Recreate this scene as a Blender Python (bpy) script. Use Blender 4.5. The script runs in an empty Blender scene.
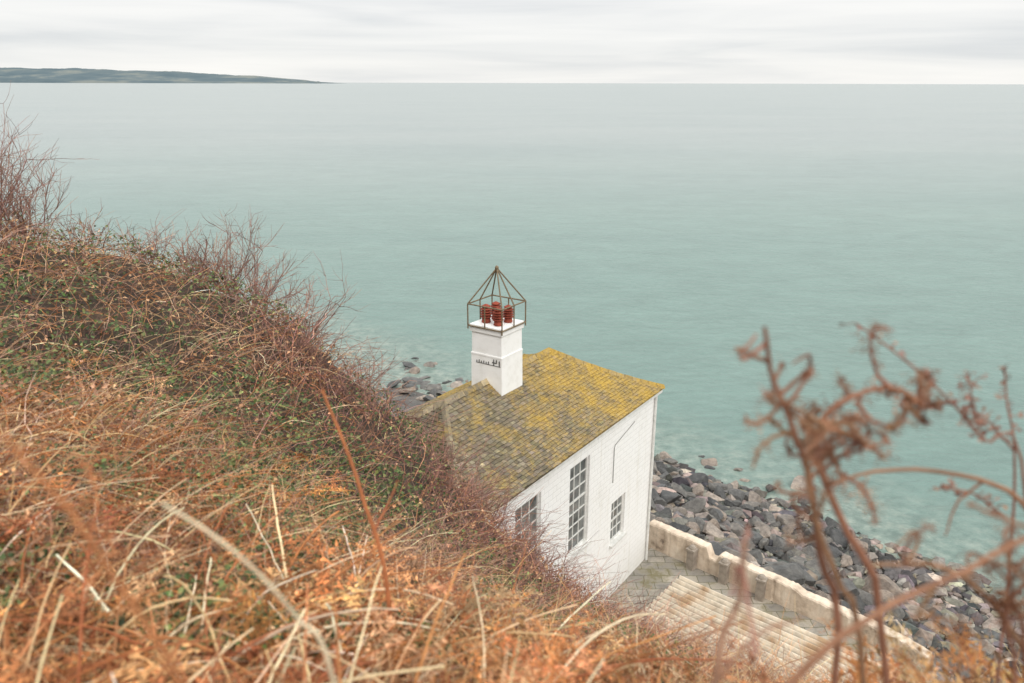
import bpy, math, random
import numpy as np
from mathutils import Vector, Matrix
rng=np.random.default_rng(7); random.seed(7)
scene=bpy.context.scene
coll=scene.collection
Z0=22.0
# ---------------------------------------------------------------- helpers
def link(o):
    coll.objects.link(o); return o
def meta(o,label=None,cat=None,kind=None,group=None):
    if label:o["label"]=label
    if cat:o["category"]=cat
    if kind:o["kind"]=kind
    if group:o["group"]=group
    return o
class Acc:
    def __init__(s): s.v=[];s.c=[];s.l=[];s.t=[];s.n=0
    def add(s,V,F,C=None):
        V=np.asarray(V,float).reshape(-1,3);F=np.asarray(F,int)
        s.v.append(V)
        if C is None:C=np.ones((len(V),3))*.5
        C=np.asarray(C,float)
        if C.ndim==1:C=np.tile(C,(len(V),1))
        s.c.append(C)
        s.l.append((F+s.n).ravel()); s.t.append(np.full(len(F),F.shape[1])); s.n+=len(V)
    def box(s,a,b,C=None):
        x0,y0,z0=a;x1,y1,z1=b
        V=[(x0,y0,z0),(x1,y0,z0),(x1,y1,z0),(x0,y1,z0),(x0,y0,z1),(x1,y0,z1),(x1,y1,z1),(x0,y1,z1)]
        F=[(0,3,2,1),(4,5,6,7),(0,1,5,4),(1,2,6,5),(2,3,7,6),(3,0,4,7)]
        s.add(V,F,C)
    def obj(s,name,mat,smooth=False,parent=None):
        V=np.concatenate(s.v);C=np.concatenate(s.c);L=np.concatenate(s.l);T=np.concatenate(s.t)
        me=bpy.data.meshes.new(name)
        me.vertices.add(len(V));me.vertices.foreach_set("co",V.ravel().astype(np.float32))
        me.loops.add(len(L));me.loops.foreach_set("vertex_index",L.astype(np.int32))
        me.polygons.add(len(T))
        st=np.concatenate([[0],np.cumsum(T)[:-1]]).astype(np.int32)
        me.polygons.foreach_set("loop_start",st)
        me.polygons.foreach_set("loop_total",T.astype(np.int32))
        me.update(calc_edges=True);me.validate()
        me.polygons.foreach_set("use_smooth",np.full(len(me.polygons),bool(smooth)))
        ca=me.color_attributes.new("Col",'FLOAT_COLOR','POINT')
        ca.data.foreach_set("color",np.hstack([C,np.ones((len(C),1))]).astype(np.float32).ravel())
        me.materials.append(mat)
        o=link(bpy.data.objects.new(name,me))
        if parent:o.parent=parent
        return o
def norm(v): return v/np.maximum(np.linalg.norm(v,axis=-1,keepdims=True),1e-9)
def add_tubes(acc,P,R,C,sides=3):
    P=np.asarray(P,float);n,k,_=P.shape
    R=np.broadcast_to(np.asarray(R,float),(n,k))
    T=np.empty_like(P);T[:,1:-1]=P[:,2:]-P[:,:-2];T[:,0]=P[:,1]-P[:,0];T[:,-1]=P[:,-1]-P[:,-2]
    T=norm(T);ref=np.array([0.31,0.22,.17])+np.zeros_like(T)
    N1=norm(np.cross(T,ref));N2=np.cross(T,N1)
    a=np.arange(sides)*2*np.pi/sides
    V=P[:,:,None,:]+R[:,:,None,None]*(np.cos(a)[None,None,:,None]*N1[:,:,None,:]+np.sin(a)[None,None,:,None]*N2[:,:,None,:])
    idx=np.arange(n*k*sides).reshape(n,k,sides)
    A=idx[:,:-1,:];B=np.roll(idx,-1,axis=2)[:,:-1,:];Cc=np.roll(idx,-1,axis=2)[:,1:,:];D=idx[:,1:,:]
    F=np.stack([A,B,Cc,D],-1).reshape(-1,4)
    C=np.asarray(C,float)
    if C.ndim==1:C=np.tile(C,(n,1))
    acc.add(V,F,np.repeat(C,k*sides,axis=0))
def add_leaves(acc,P,S,C,flat=.5):
    n=len(P)
    az=rng.uniform(0,2*np.pi,n);el=rng.normal(0,.6,n)
    D=np.stack([np.cos(az)*np.cos(el),np.sin(az)*np.cos(el),np.sin(el)],-1)
    up=norm(np.stack([rng.normal(0,flat,n),rng.normal(0,flat,n)-.35,np.ones(n)],-1))
    W=norm(np.cross(D,up));U=np.cross(W,D)
    s=S[:,None]
    a=P;b=P+D*s*.5+W*s*.36+U*s*.12;c=P+D*s;d=P+D*s*.5-W*s*.36+U*s*.12
    V=np.stack([a,b,c,d],1)
    F=np.arange(n*4).reshape(n,4)
    acc.add(V,F,np.repeat(C,4,axis=0))
def mixcol(pal,n,var=.15,w=None):
    pal=np.array(pal);i=rng.choice(len(pal),n,p=w)
    c=pal[i]*np.exp(rng.normal(0,var,(n,1)))*np.exp(rng.normal(0,.05,(n,3)))
    return np.clip(c,0,1)
_ph=rng.uniform(0,6.28,(12,));_dr=rng.uniform(0,6.28,(12,))
def snoise(x,y,sc):
    v=0
    for i in range(12):
        f=(1+.35*i)/sc
        v=v+np.sin((x*np.cos(_dr[i])+y*np.sin(_dr[i]))*f*2+_ph[i])/(1+.25*i)
    return v/4.0
# ---------------------------------------------------------------- materials
def newmat(name):
    m=bpy.data.materials.new(name);m.use_nodes=True
    nt=m.node_tree;b=nt.nodes["Principled BSDF"]
    return m,nt,b
def N(nt,t,**k):
    n=nt.nodes.new(t)
    for a,v in k.items(): setattr(n,a,v)
    return n
def noise(nt,scale,detail=6,rough=.6,vec=None,dist=0):
    n=N(nt,'ShaderNodeTexNoise');n.inputs['Scale'].default_value=scale;n.inputs['Detail'].default_value=detail
    n.inputs['Roughness'].default_value=rough;n.inputs['Distortion'].default_value=dist
    if vec:nt.links.new(vec,n.inputs['Vector'])
    return n
def ramp(nt,src,stops):
    r=N(nt,'ShaderNodeValToRGB');e=r.color_ramp.elements
    while len(e)<len(stops):e.new(.5)
    for i,(p,c) in enumerate(stops):
        e[i].position=p;e[i].color=(c[0],c[1],c[2],1) if hasattr(c,'__len__') else (c,c,c,1)
    nt.links.new(src,r.inputs[0]);return r
def mix(nt,f,a,b,mode='MIX'):
    m=N(nt,'ShaderNodeMix',data_type='RGBA',blend_type=mode)
    for s,v in ((m.inputs[0],f),(m.inputs[6],a),(m.inputs[7],b)):
        if isinstance(v,(int,float)):s.default_value=v
        elif isinstance(v,tuple):s.default_value=(*v,1)
        else:nt.links.new(v,s)
    return m.outputs[2]
def bump(nt,b,h,st,dist=.02):
    n=N(nt,'ShaderNodeBump');n.inputs['Strength'].default_value=st;n.inputs['Distance'].default_value=dist
    nt.links.new(h,n.inputs['Height']);nt.links.new(n.outputs[0],b.inputs['Normal']);return n
def objco(nt): return N(nt,'ShaderNodeTexCoord').outputs['Object']
def mat_attr(name,rough=.8,nsc=20,lo=.75,hi=1.2,bst=0,spec=.2,trans=0):
    m,nt,b=newmat(name);a=N(nt,'ShaderNodeAttribute',attribute_name='Col')
    n=noise(nt,nsc,4,.6,objco(nt));r=ramp(nt,n.outputs[0],[(.3,lo),(.7,hi)])
    c=mix(nt,1.0,a.outputs['Color'],r.outputs[0],'MULTIPLY');nt.links.new(c,b.inputs['Base Color'])
    b.inputs['Roughness'].default_value=rough;b.inputs['Specular IOR Level'].default_value=spec
    if bst:bump(nt,b,n.outputs[0],bst)
    return m
def mat_noise(name,stops,scale,rough=.8,bst=.3,bd=.02,spec=.3,bscale=None,vecscale=None):
    m,nt,b=newmat(name);co=objco(nt)
    n=noise(nt,scale,8,.65,co);r=ramp(nt,n.outputs[0],stops);nt.links.new(r.outputs[0],b.inputs['Base Color'])
    b.inputs['Roughness'].default_value=rough;b.inputs['Specular IOR Level'].default_value=spec
    n2=noise(nt,bscale or scale*3,8,.65,co)
    if bst:bump(nt,b,n2.outputs[0],bst,bd)
    return m
M_veg=mat_attr("dry_vegetation",.85,9,.6,1.25)
M_leaf=mat_attr("bramble_leaves",.6,6,.6,1.3,spec=.35)
M_pot=mat_noise("terracotta",[(.3,(.18,.035,.02)),(.7,(.33,.07,.038))],9,.7,.2)
M_iron=mat_noise("rusty_iron",[(.35,(.12,.09,.055)),(.65,(.24,.18,.11))],14,.7,.3)
M_dark=mat_noise("dark_iron",[(.3,(.07,.07,.07)),(.7,(.14,.135,.13))],14,.7,.2)
M_pipe=mat_noise("grey_painted_pipe",[(.3,(.22,.22,.21)),(.7,(.38,.37,.35))],10,.6,.2)
M_frame=mat_noise("painted_timber",[(.35,(.60,.60,.57)),(.65,(.80,.79,.76))],5,.5,.15)
def mat_white():
    m,nt,b=newmat("white_painted_masonry")
    co=objco(nt);sep=N(nt,'ShaderNodeSeparateXYZ');nt.links.new(co,sep.inputs[0])
    add=N(nt,'ShaderNodeMath');add.operation='ADD';nt.links.new(sep.outputs[0],add.inputs[0]);nt.links.new(sep.outputs[1],add.inputs[1])
    cb=N(nt,'ShaderNodeCombineXYZ');nt.links.new(add.outputs[0],cb.inputs[0]);nt.links.new(sep.outputs[2],cb.inputs[1])
    br=N(nt,'ShaderNodeTexBrick');br.inputs['Scale'].default_value=1;br.inputs['Brick Width'].default_value=.42;br.inputs['Row Height'].default_value=.17
    br.inputs['Mortar Size'].default_value=.014;br.inputs['Mortar Smooth'].default_value=.6
    br.inputs['Color1'].default_value=(.98,.98,.98,1);br.inputs['Color2'].default_value=(.80,.80,.80,1);br.inputs['Mortar'].default_value=(.2,.2,.2,1)
    nz=noise(nt,.9,6,.6,co);
    vv=mix(nt,.05,cb.outputs[0],nz.outputs['Color'],'ADD');nt.links.new(vv,br.inputs['Vector'])
    n1=noise(nt,1.1,8,.7,co);base=ramp(nt,n1.outputs[0],[(.28,(.78,.765,.73)),(.42,(.88,.87,.85)),(.75,(.905,.90,.89))])
    n3=noise(nt,30,5,.7,co)
    shade=ramp(nt,br.outputs[0],[(.15,.87),(.6,.985),(1,1.0)])
    c=mix(nt,1.0,base.outputs[0],shade.outputs[0],'MULTIPLY')
    mp=N(nt,'ShaderNodeMapping');mp.inputs['Scale'].default_value=(3.5,3.5,.25);nt.links.new(co,mp.inputs[0]);ns=noise(nt,1,5,.7,mp.outputs[0])
    sr=ramp(nt,ns.outputs[0],[(.55,(1,1,1)),(.8,(.84,.82,.76))]);c=mix(nt,1.0,c,sr.outputs[0],'MULTIPLY')
    st=N(nt,'ShaderNodeMapRange');st.inputs[1].default_value=0;st.inputs[2].default_value=1.3;st.inputs[3].default_value=.5;st.inputs[4].default_value=0
    nt.links.new(sep.outputs[2],st.inputs[0])
    mm=N(nt,'ShaderNodeMath');mm.operation='MULTIPLY';nt.links.new(st.outputs[0],mm.inputs[0]);nt.links.new(n1.outputs[0],mm.inputs[1])
    c=mix(nt,mm.outputs[0],c,(.42,.40,.33))
    nt.links.new(c,b.inputs['Base Color']);b.inputs['Roughness'].default_value=.75
    h=mix(nt,.35,br.outputs[0],n3.outputs['Color']);bump(nt,b,h,.5,.025)
    return m
M_white=mat_white()
M_chim=mat_noise("white_render",[(.3,(.78,.77,.74)),(.5,(.86,.855,.84)),(.7,(.89,.885,.87))],3.5,.75,.3,.015,bscale=14)
def mat_roof():
    m,nt,b=newmat("lichen_slates");co=objco(nt)
    a=N(nt,'ShaderNodeAttribute',attribute_name='Col')
    n1=noise(nt,1.3,9,.75,co,.3);n2=noise(nt,9,9,.85,co);sep=N(nt,'ShaderNodeSeparateXYZ');nt.links.new(co,sep.inputs[0])
    gx=N(nt,'ShaderNodeMapRange');gx.inputs[1].default_value=1.5;gx.inputs[2].default_value=9;gx.inputs[3].default_value=-.20;gx.inputs[4].default_value=.06
    nt.links.new(sep.outputs[0],gx.inputs[0])
    s=N(nt,'ShaderNodeMath');s.operation='ADD';nt.links.new(n1.outputs[0],s.inputs[0]);nt.links.new(gx.outputs[0],s.inputs[1])
    s2=N(nt,'ShaderNodeMath');s2.operation='MULTIPLY_ADD';s2.inputs[1].default_value=.75;nt.links.new(n2.outputs[0],s2.inputs[0]);nt.links.new(s.outputs[0],s2.inputs[2])
    f=ramp(nt,s2.outputs[0],[(.72,0.0),(.88,.5),(1.0,.95)])
    n4=noise(nt,22,5,.7,co)
    lich=ramp(nt,n4.outputs[0],[(.3,(.24,.15,.035)),(.5,(.43,.275,.05)),(.7,(.62,.43,.11))])
    n5=noise(nt,9,6,.7,co)
    gr=ramp(nt,n5.outputs[0],[(.3,(.65,.65,.62)),(.55,(1.0,.97,.88)),(.72,(1.7,1.55,1.15))])
    base=mix(nt,1.0,a.outputs['Color'],gr.outputs[0],'MULTIPLY')
    c=mix(nt,f.outputs[0],base,lich.outputs[0])
    nt.links.new(c,b.inputs['Base Color'])
    b.inputs['Roughness'].default_value=.85;b.inputs['Specular IOR Level'].default_value=.25
    bump(nt,b,n4.outputs[0],.5,.03);return m
M_roof=mat_roof()
def mat_glass():
    m,nt,b=newmat("old_window_glass");n=noise(nt,1.7,3,.5,objco(nt))
    r=ramp(nt,n.outputs[0],[(.35,(.06,.065,.065)),(.65,(.24,.25,.24))]);nt.links.new(r.outputs[0],b.inputs['Base Color'])
    b.inputs['Roughness'].default_value=.12;b.inputs['Specular IOR Level'].default_value=.6;bump(nt,b,n.outputs[0],.1,.05);return m
M_glass=mat_glass()
def mat_rock():
    m,nt,b=newmat("shore_rock");co=objco(nt)
    oi=N(nt,'ShaderNodeObjectInfo')
    n=noise(nt,2.2,9,.7,co);r=ramp(nt,n.outputs[0],[(.28,(.5,.5,.5)),(.5,(.95,.95,.95)),(.72,(1.6,1.58,1.5))])
    base=ramp(nt,oi.outputs['Random'],[(0,(.065,.065,.066)),(.35,(.12,.118,.114)),(.65,(.185,.173,.158)),(.85,(.275,.22,.18)),(1,(.37,.315,.27))])
    c=mix(nt,1.0,base.outputs[0],r.outputs[0],'MULTIPLY');nt.links.new(c,b.inputs['Base Color'])
    b.inputs['Roughness'].default_value=.6;n2=noise(nt,6,9,.75,co);bump(nt,b,n2.outputs[0],.8,.14);return m
M_rock=mat_rock()
M_stone=mat_attr("shore_stones",.75,5,.6,1.3,.5)
M_cream=mat_noise("weathered_cream_render",[(.28,(.20,.155,.12)),(.38,(.48,.38,.29)),(.52,(.68,.56,.44)),(.7,(.80,.70,.58))],1.6,.85,.7,.05,bscale=7)
M_corr=mat_attr("weathered_groove_shaded_sheet",.7,3.5,.7,1.2,.3,.3)
M_stonew=mat_noise("grey_stone",[(.3,(.20,.17,.14)),(.7,(.42,.36,.30))],3,.85,.6,.03,bscale=9)
def mat_flag():
    m,nt,b=newmat("flagstones");co=objco(nt)
    br=N(nt,'ShaderNodeTexBrick');br.inputs['Scale'].default_value=1;br.inputs['Brick Width'].default_value=.6;br.inputs['Row Height'].default_value=.38
    br.inputs['Mortar Size'].default_value=.015;br.inputs['Color1'].default_value=(.40,.355,.29,1);br.inputs['Color2'].default_value=(.27,.25,.22,1);br.inputs['Mortar'].default_value=(.15,.14,.09,1)
    nz=noise(nt,1.5,5,.6,co);vv=mix(nt,.12,co,nz.outputs['Color'],'ADD');nt.links.new(vv,br.inputs['Vector'])
    n=noise(nt,1.8,8,.75,co);r=ramp(nt,n.outputs[0],[(.3,.5),(.7,1.4)]);c=mix(nt,1.0,br.outputs[0],r.outputs[0],'MULTIPLY')
    n9=noise(nt,.9,8,.75,co);fm=ramp(nt,n9.outputs[0],[(.52,0),(.62,.85)]);c=mix(nt,fm.outputs[0],c,(.15,.13,.06))
    nt.links.new(c,b.inputs['Base Color']);b.inputs['Roughness'].default_value=.7;bump(nt,b,br.outputs[0],.6,.03);return m
M_flag=mat_flag()
# ---------------------------------------------------------------- terrain
CP=np.array([
(0,0,-1.7),(-3,0,-1.35),(-6,0,-.9),(3,0,-1.9),(0,-4,-.6),(-8,-4,.4),(8,-4,-2.5),(-14,0,.8),
(0,1.2,-1.75),(0,2,-2.0),(-3,2,-1.6),(-6,3,-1.2),(1,1.6,-1.9),(2,1.8,-1.95),(2,2.6,-2.9),(4,2,-2.7),(-3,5,-2.5),(-5,8,-3.0),(-9,8,-1.9),(-2.3,8,-4.2),(-.97,6,-4.2),
(0,5,-4.1),(0,9,-6.5),(3,5,-5.0),(4,9,-8.8),(4.7,13,-11.8),
(-8.4,13,-2.65),(-12,13,-1.9),(-6.4,14,-3.2),(-5.1,13.5,-3.55),(-3.9,13.2,-4.05),(-3.3,13.8,-4.8),(-2.7,14.8,-5.8),(-2.3,15,-7.0),
(-1.64,14.5,-7.4),(-.82,14,-8.0),(-.24,14,-8.8),(.98,14,-10.3),(1.95,15,-11.9),(3.1,15,-12.5),
(-9,18,-6),(-7,20,-9.5),(-5,17.2,-8.5),(-2.5,22.3,-11),(-4,24,-11.5),(0,28,-15.8),(5,26,-16.4),(-8,28,-14),(-13,18,-4.5),
(5,24,-16),(6,22,-16),(10,19,-16),(4,20,-15.9),(8,17,-15.8),(2.9,18.3,-15.2),(1.2,17.2,-13.6),(3.5,17,-15.2),(6,15,-14.4),(10,14,-15),(13,17,-17.5),
(8,5,-6.5),(8,9,-10.5),(15,8,-13),(20,12,-19),(15,0,-7),(26,4,-18),(36,-4,-20),
(8,28,-18.2),(12,24.5,-18.4),(3,32,-18.2),(12,29,-20),(6,36,-20),(-4,44,-20.4),(-2,36,-17.8),(-14,44,-18),(-20,52,-21),(-20,38,-12),(-18,24,-6),(-25,10,1),(-34,40,-10),
(-8,57.5,-22.2),(0,53,-22.2),(8,46,-22.2),(14,40,-22.2),(20,34,-22.2),(26,28,-22.2),(34,20,-22.2),(42,10,-22.2),(-16,58,-22.4),(-30,66,-22.4),
(17,22,-20.2),(24,18,-20.5),
(4,66,-25),(18,52,-25),(32,38,-25),(44,26,-25),(-14,78,-25),(20,75,-28),(44,60,-28),(-45,-8,4),(-45,40,-8)],float)
def phi(r): return np.sqrt(r*r+.6)
def solve():
    X=CP[:,:2];d=np.linalg.norm(X[:,None]-X[None],axis=-1);n=len(X)
    A=np.zeros((n+3,n+3));A[:n,:n]=phi(d)-np.eye(n)*.02;A[:n,n]=1;A[:n,n+1:]=X;A[n,:n]=1;A[n+1:,:n]=X.T
    return np.linalg.solve(A,np.concatenate([CP[:,2],[0,0,0]]))
WGT=solve()
HO=np.array([-1.04,15.45]);HU=np.array([.562,.827]);HW=np.array([-.827,.562]);HL,HWd=10.7,5.5
def house_d(x,y):
    s=(x-HO[0])*HU[0]+(y-HO[1])*HU[1];t=(x-HO[0])*HW[0]+(y-HO[1])*HW[1]
    dx=np.maximum(np.maximum(-s,s-HL),0);dy=np.maximum(np.maximum(-t,t-HWd),0)
    return np.sqrt(dx*dx+dy*dy),s,t
def H(x,y):
    x=np.asarray(x,float);y=np.asarray(y,float);sh=x.shape;x=x.ravel();y=y.ravel();out=np.empty_like(x)
    n=len(CP)
    for i in range(0,len(x),20000):
        xx=x[i:i+20000];yy=y[i:i+20000]
        d=np.sqrt((xx[:,None]-CP[None,:,0])**2+(yy[:,None]-CP[None,:,1])**2)
        out[i:i+20000]=phi(d)@WGT[:n]+WGT[n]+WGT[n+1]*xx+WGT[n+2]*yy
    out+=.12*snoise(x,y,2.2)*np.clip(np.sqrt(x*x+y*y)/4,0,1)
    d,s,t=house_d(x,y)
    out=np.minimum(out,-10.4+2.2*d)
    ter=(t<1)&(t>-8)&(s<11.5)
    out=np.where(ter,np.minimum(out,-15.95+1.4*np.maximum(0,5.0-s)),out)
    return out.reshape(sh)
xs=np.arange(-45,45.01,.4);ys=np.arange(-10,86,.4)
GX,GY=np.meshgrid(xs,ys);GZ=H(GX,GY)+Z0
acc=Acc();V=np.stack([GX,GY,GZ],-1).reshape(-1,3);ny,nx=GX.shape
I=np.arange(nx*ny).reshape(ny,nx);F=np.stack([I[:-1,:-1],I[:-1,1:],I[1:,1:],I[1:,:-1]],-1).reshape(-1,4)
acc.add(V,F)
def mat_terrain():
    m,nt,b=newmat("hillside_ground");co=objco(nt);sep=N(nt,'ShaderNodeSeparateXYZ');nt.links.new(co,sep.inputs[0])
    n=noise(nt,1.5,8,.7,co);soil=ramp(nt,n.outputs[0],[(.3,(.022,.015,.01)),(.5,(.06,.039,.024)),(.7,(.12,.074,.044))])
    n2=noise(nt,.8,9,.75,co);sh=ramp(nt,n2.outputs[0],[(.3,(.06,.058,.056)),(.5,(.125,.118,.11)),(.7,(.21,.19,.165))])
    f=N(nt,'ShaderNodeMapRange');f.inputs[1].default_value=4.2;f.inputs[2].default_value=5.2;nt.links.new(sep.outputs[2],f.inputs[0])
    c=mix(nt,f.outputs[0],sh.outputs[0],soil.outputs[0]);nt.links.new(c,b.inputs['Base Color']);b.inputs['Roughness'].default_value=.95
    n3=noise(nt,4,9,.7,co);bump(nt,b,n3.outputs[0],.9,.15);return m
ter=acc.obj("hillside_terrain",mat_terrain(),True)
meta(ter,"steep coastal hillside falling to a rocky shore",None,"structure")
# ---------------------------------------------------------------- sea
def mat_sea():
    m,nt,b=newmat("sea_water");co=objco(nt);sep=N(nt,'ShaderNodeSeparateXYZ');nt.links.new(co,sep.inputs[0])
    big=N(nt,'ShaderNodeMapping');big.inputs['Scale'].default_value=(.006,.02,1);nt.links.new(co,big.inputs[0])
    nb=noise(nt,1,6,.6,big.outputs[0],.6)
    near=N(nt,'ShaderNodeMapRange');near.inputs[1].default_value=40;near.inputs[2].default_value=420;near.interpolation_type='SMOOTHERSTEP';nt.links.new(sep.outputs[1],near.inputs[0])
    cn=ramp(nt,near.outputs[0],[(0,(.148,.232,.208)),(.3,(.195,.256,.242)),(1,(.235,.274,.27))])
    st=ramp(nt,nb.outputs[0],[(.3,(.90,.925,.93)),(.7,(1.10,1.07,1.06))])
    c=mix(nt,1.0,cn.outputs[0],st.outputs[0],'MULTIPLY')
    mp2=N(nt,'ShaderNodeMapping');mp2.inputs['Scale'].default_value=(.10,.22,1);mp2.inputs['Rotation'].default_value=(0,0,.25);nt.links.new(co,mp2.inputs[0])
    n8=noise(nt,1,9,.85,mp2.outputs[0],.5);r8=ramp(nt,n8.outputs[0],[(.3,.82),(.7,1.17)]);c=mix(nt,1.0,c,r8.outputs[0],'MULTIPLY')
    ds=N(nt,'ShaderNodeVectorMath');ds.operation='DOT_PRODUCT';ds.inputs[1].default_value=(.68,.73,0);nt.links.new(co,ds.inputs[0])
    n6=noise(nt,.22,6,.65,co)
    mm=N(nt,'ShaderNodeMath');mm.operation='MULTIPLY_ADD';mm.inputs[1].default_value=9;nt.links.new(n6.outputs[0],mm.inputs[0]);nt.links.new(ds.outputs['Value'],mm.inputs[2])
    sh=N(nt,'ShaderNodeMapRange');sh.inputs[1].default_value=42;sh.inputs[2].default_value=51;sh.inputs[3].default_value=.8;sh.inputs[4].default_value=0;nt.links.new(mm.outputs[0],sh.inputs[0])
    n7=noise(nt,1.1,7,.7,co);bed=ramp(nt,n7.outputs[0],[(.35,(.10,.14,.12)),(.5,(.21,.26,.225)),(.66,(.38,.41,.35))])
    c=mix(nt,sh.outputs[0],c,bed.outputs[0])
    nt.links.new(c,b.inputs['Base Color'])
    b.inputs['Roughness'].default_value=.3;b.inputs['IOR'].default_value=1.33;b.inputs['Specular IOR Level'].default_value=.5
    w1=N(nt,'ShaderNodeMapping');w1.inputs['Scale'].default_value=(.55,.9,1);w1.inputs['Rotation'].default_value=(0,0,.5);nt.links.new(co,w1.inputs[0])
    a=noise(nt,1.3,8,.65,w1.outputs[0],.4);a2=noise(nt,.12,4,.5,w1.outputs[0])
    h=mix(nt,.4,a.outputs['Color'],a2.outputs['Color']);bump(nt,b,h,1.0,.7)
    return m
acc=Acc();S=70000
acc.add([(-S,-S,0),(S,-S,0),(S,S,0),(-S,S,0)],[(0,1,2,3)])
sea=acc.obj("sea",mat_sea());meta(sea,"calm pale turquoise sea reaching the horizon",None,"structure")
# ---------------------------------------------------------------- headland
prof=[(-16000,300),(-12000,285),(-9500,262),(-8570,250),(-7600,238),(-6900,228),(-6100,205),(-5400,180),(-4800,150),(-4200,112),(-3800,70),(-3500,40),(-3330,28),(-3260,0)]
px=np.array([p[0] for p in prof])*1.10;pz=np.array([p[1] for p in prof])*1.05
X=np.linspace(-17600,-3586,260);Zt=np.interp(X,px,pz)+6*np.sin(X/260)+4*np.sin(X/97+1)+rng.normal(0,2,260);Zt[-1]=0
Zt=np.maximum(Zt,0)
rows=[(14000,.0),(14030,.16),(14250,.42),(14700,.75),(15300,1.0),(16500,.8),(18000,0)]
acc=Acc();V=np.array([[(x,y+ (300*math.sin(x/900)),max(z*k,-1)) for x,z in zip(X,Zt)] for y,k in rows])
nr=len(rows);I=np.arange(nr*260).reshape(nr,260);acc.add(V,np.stack([I[:-1,:-1],I[:-1,1:],I[1:,1:],I[1:,:-1]],-1).reshape(-1,4))
hm,nt,b=newmat("hazy_headland_fields");co=objco(nt)
mp=N(nt,'ShaderNodeMapping');mp.inputs['Scale'].default_value=(.0012,.0012,.012);nt.links.new(co,mp.inputs[0])
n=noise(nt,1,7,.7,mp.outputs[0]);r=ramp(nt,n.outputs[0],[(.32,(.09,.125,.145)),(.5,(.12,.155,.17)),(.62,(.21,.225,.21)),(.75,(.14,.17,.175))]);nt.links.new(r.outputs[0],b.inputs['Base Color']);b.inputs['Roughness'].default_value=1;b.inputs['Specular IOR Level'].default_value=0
hl=acc.obj("headland_hill",hm,True);meta(hl,"distant hazy wooded headland across the bay",None,"structure")
acc=Acc()
a=np.linspace(0,2*np.pi,13)[:-1];x0,hh,w_=-3330,38,60
ring=[(x0+w_*math.cos(t),14300+w_*math.sin(t),-1) for t in a]+[(x0+w_*.5*math.cos(t)+rng.normal(0,4),14300+w_*.5*math.sin(t),hh*.8+rng.normal(0,3)) for t in a]+[(x0,14300,hh)]
acc.add(ring,[(i,(i+1)%12,12+(i+1)%12,12+i) for i in range(12)])
acc.l.append(np.array([(12+i,12+(i+1)%12,24) for i in range(12)]).ravel());acc.t.append(np.full(12,3))
o=acc.obj("sea_stack",hm);meta(o,"small hazy rock islet off the headland tip","islet")
# ---------------------------------------------------------------- house
house=link(bpy.data.objects.new("white_house",None))
house.location=(HO[0],HO[1],Z0-15.8);house.rotation_euler=(0,0,math.atan2(HU[1],HU[0]))
meta(house,"white seaside house with lichen covered slate roof and caged chimney","house")
EZ=6.35;RZ=7.87;ins=.16
openings=[(8.05-.47,8.05+.47,2.0,3.45),(5.5-.56,5.5+.56,2.95,5.75),(2.85-.6,2.85+.6,2.95,5.75)]
acc=Acc();x0,x1=ins,HL-ins;y0,y1=ins,HWd-ins;zb,zt=-.8,EZ-.04
xsb=sorted({x0,x1,*[o[0] for o in openings],*[o[1] for o in openings]});zsb=sorted({zb,zt,*[o[2] for o in openings],*[o[3] for o in openings]})
for i in range(len(xsb)-1):
    for j in range(len(zsb)-1):
        cx=(xsb[i]+xsb[i+1])/2;cz=(zsb[j]+zsb[j+1])/2
        if any(a<cx<b_ and c<cz<d for a,b_,c,d in openings):continue
        acc.add([(xsb[i],y0,zsb[j]),(xsb[i+1],y0,zsb[j]),(xsb[i+1],y0,zsb[j+1]),(xsb[i],y0,zsb[j+1])],[(0,1,2,3)])
RD=.16
for a,b_,c,d in openings:
    for q in ([(a,y0,c),(a,y0,d),(a,y0+RD,d),(a,y0+RD,c)],[(b_,y0,c),(b_,y0+RD,c),(b_,y0+RD,d),(b_,y0,d)],[(a,y0,d),(b_,y0,d),(b_,y0+RD,d),(a,y0+RD,d)],[(a,y0,c),(a,y0+RD,c),(b_,y0+RD,c),(b_,y0,c)]):
        acc.add(q,[(0,1,2,3)])
for q in ([(x1,y0,zb),(x1,y1,zb),(x1,y1,zt),(x1,y0,zt)],[(x1,y1,zb),(x0,y1,zb),(x0,y1,zt),(x1,y1,zt)],[(x0,y1,zb),(x0,y0,zb),(x0,y0,zt),(x0,y1,zt)]):
    acc.add(q,[(0,1,2,3)])
acc.obj("wall",M_white,parent=house)
for k,(a,b_,c,d) in enumerate(openings):
    big=k>0
    w=link(bpy.data.objects.new("window",None));w.parent=house;w.location=((a+b_)/2,y0+.10,c)
    W=(b_-a)/2-.004;Hh=d-c-.004
    fr=Acc();t=.06
    fr.box((-W,-.03,0.004),(-W+t,.05,Hh));fr.box((W-t,-.03,0.004),(W,.05,Hh));fr.box((-W+t,-.028,Hh-t),(W-t,.048,Hh));fr.box((-W+t,-.028,0.004),(W-t,.048,t))
    nc,nr_=(3,7) if big else (3,4)
    for i in range(1,nc):
        xx=-W+t+(2*W-2*t)*i/nc;fr.box((xx-.013,-.012,t),(xx+.013,.02,Hh-t))
    for j in range(1,nr_):
        zz=t+(Hh-2*t)*j/nr_;th=.03 if (big and j in(4,)) or (not big and j==2) else .013
        fr.box((-W+t,-.016,zz-th),(W-t,.024,zz+th))
    o=fr.obj("frame",M_frame,parent=w)
    g=Acc();g.add([(-W+t,.012,t),(W-t,.012,t),(W-t,.012,Hh-t),(-W+t,.012,Hh-t)],[(0,1,2,3)]);g.obj("glass",M_glass,parent=w)
    s=Acc();s.box((-W-.06,-.20,-.07),(W+.06,.055,.001));s.obj("sill",M_frame,parent=w)
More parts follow.
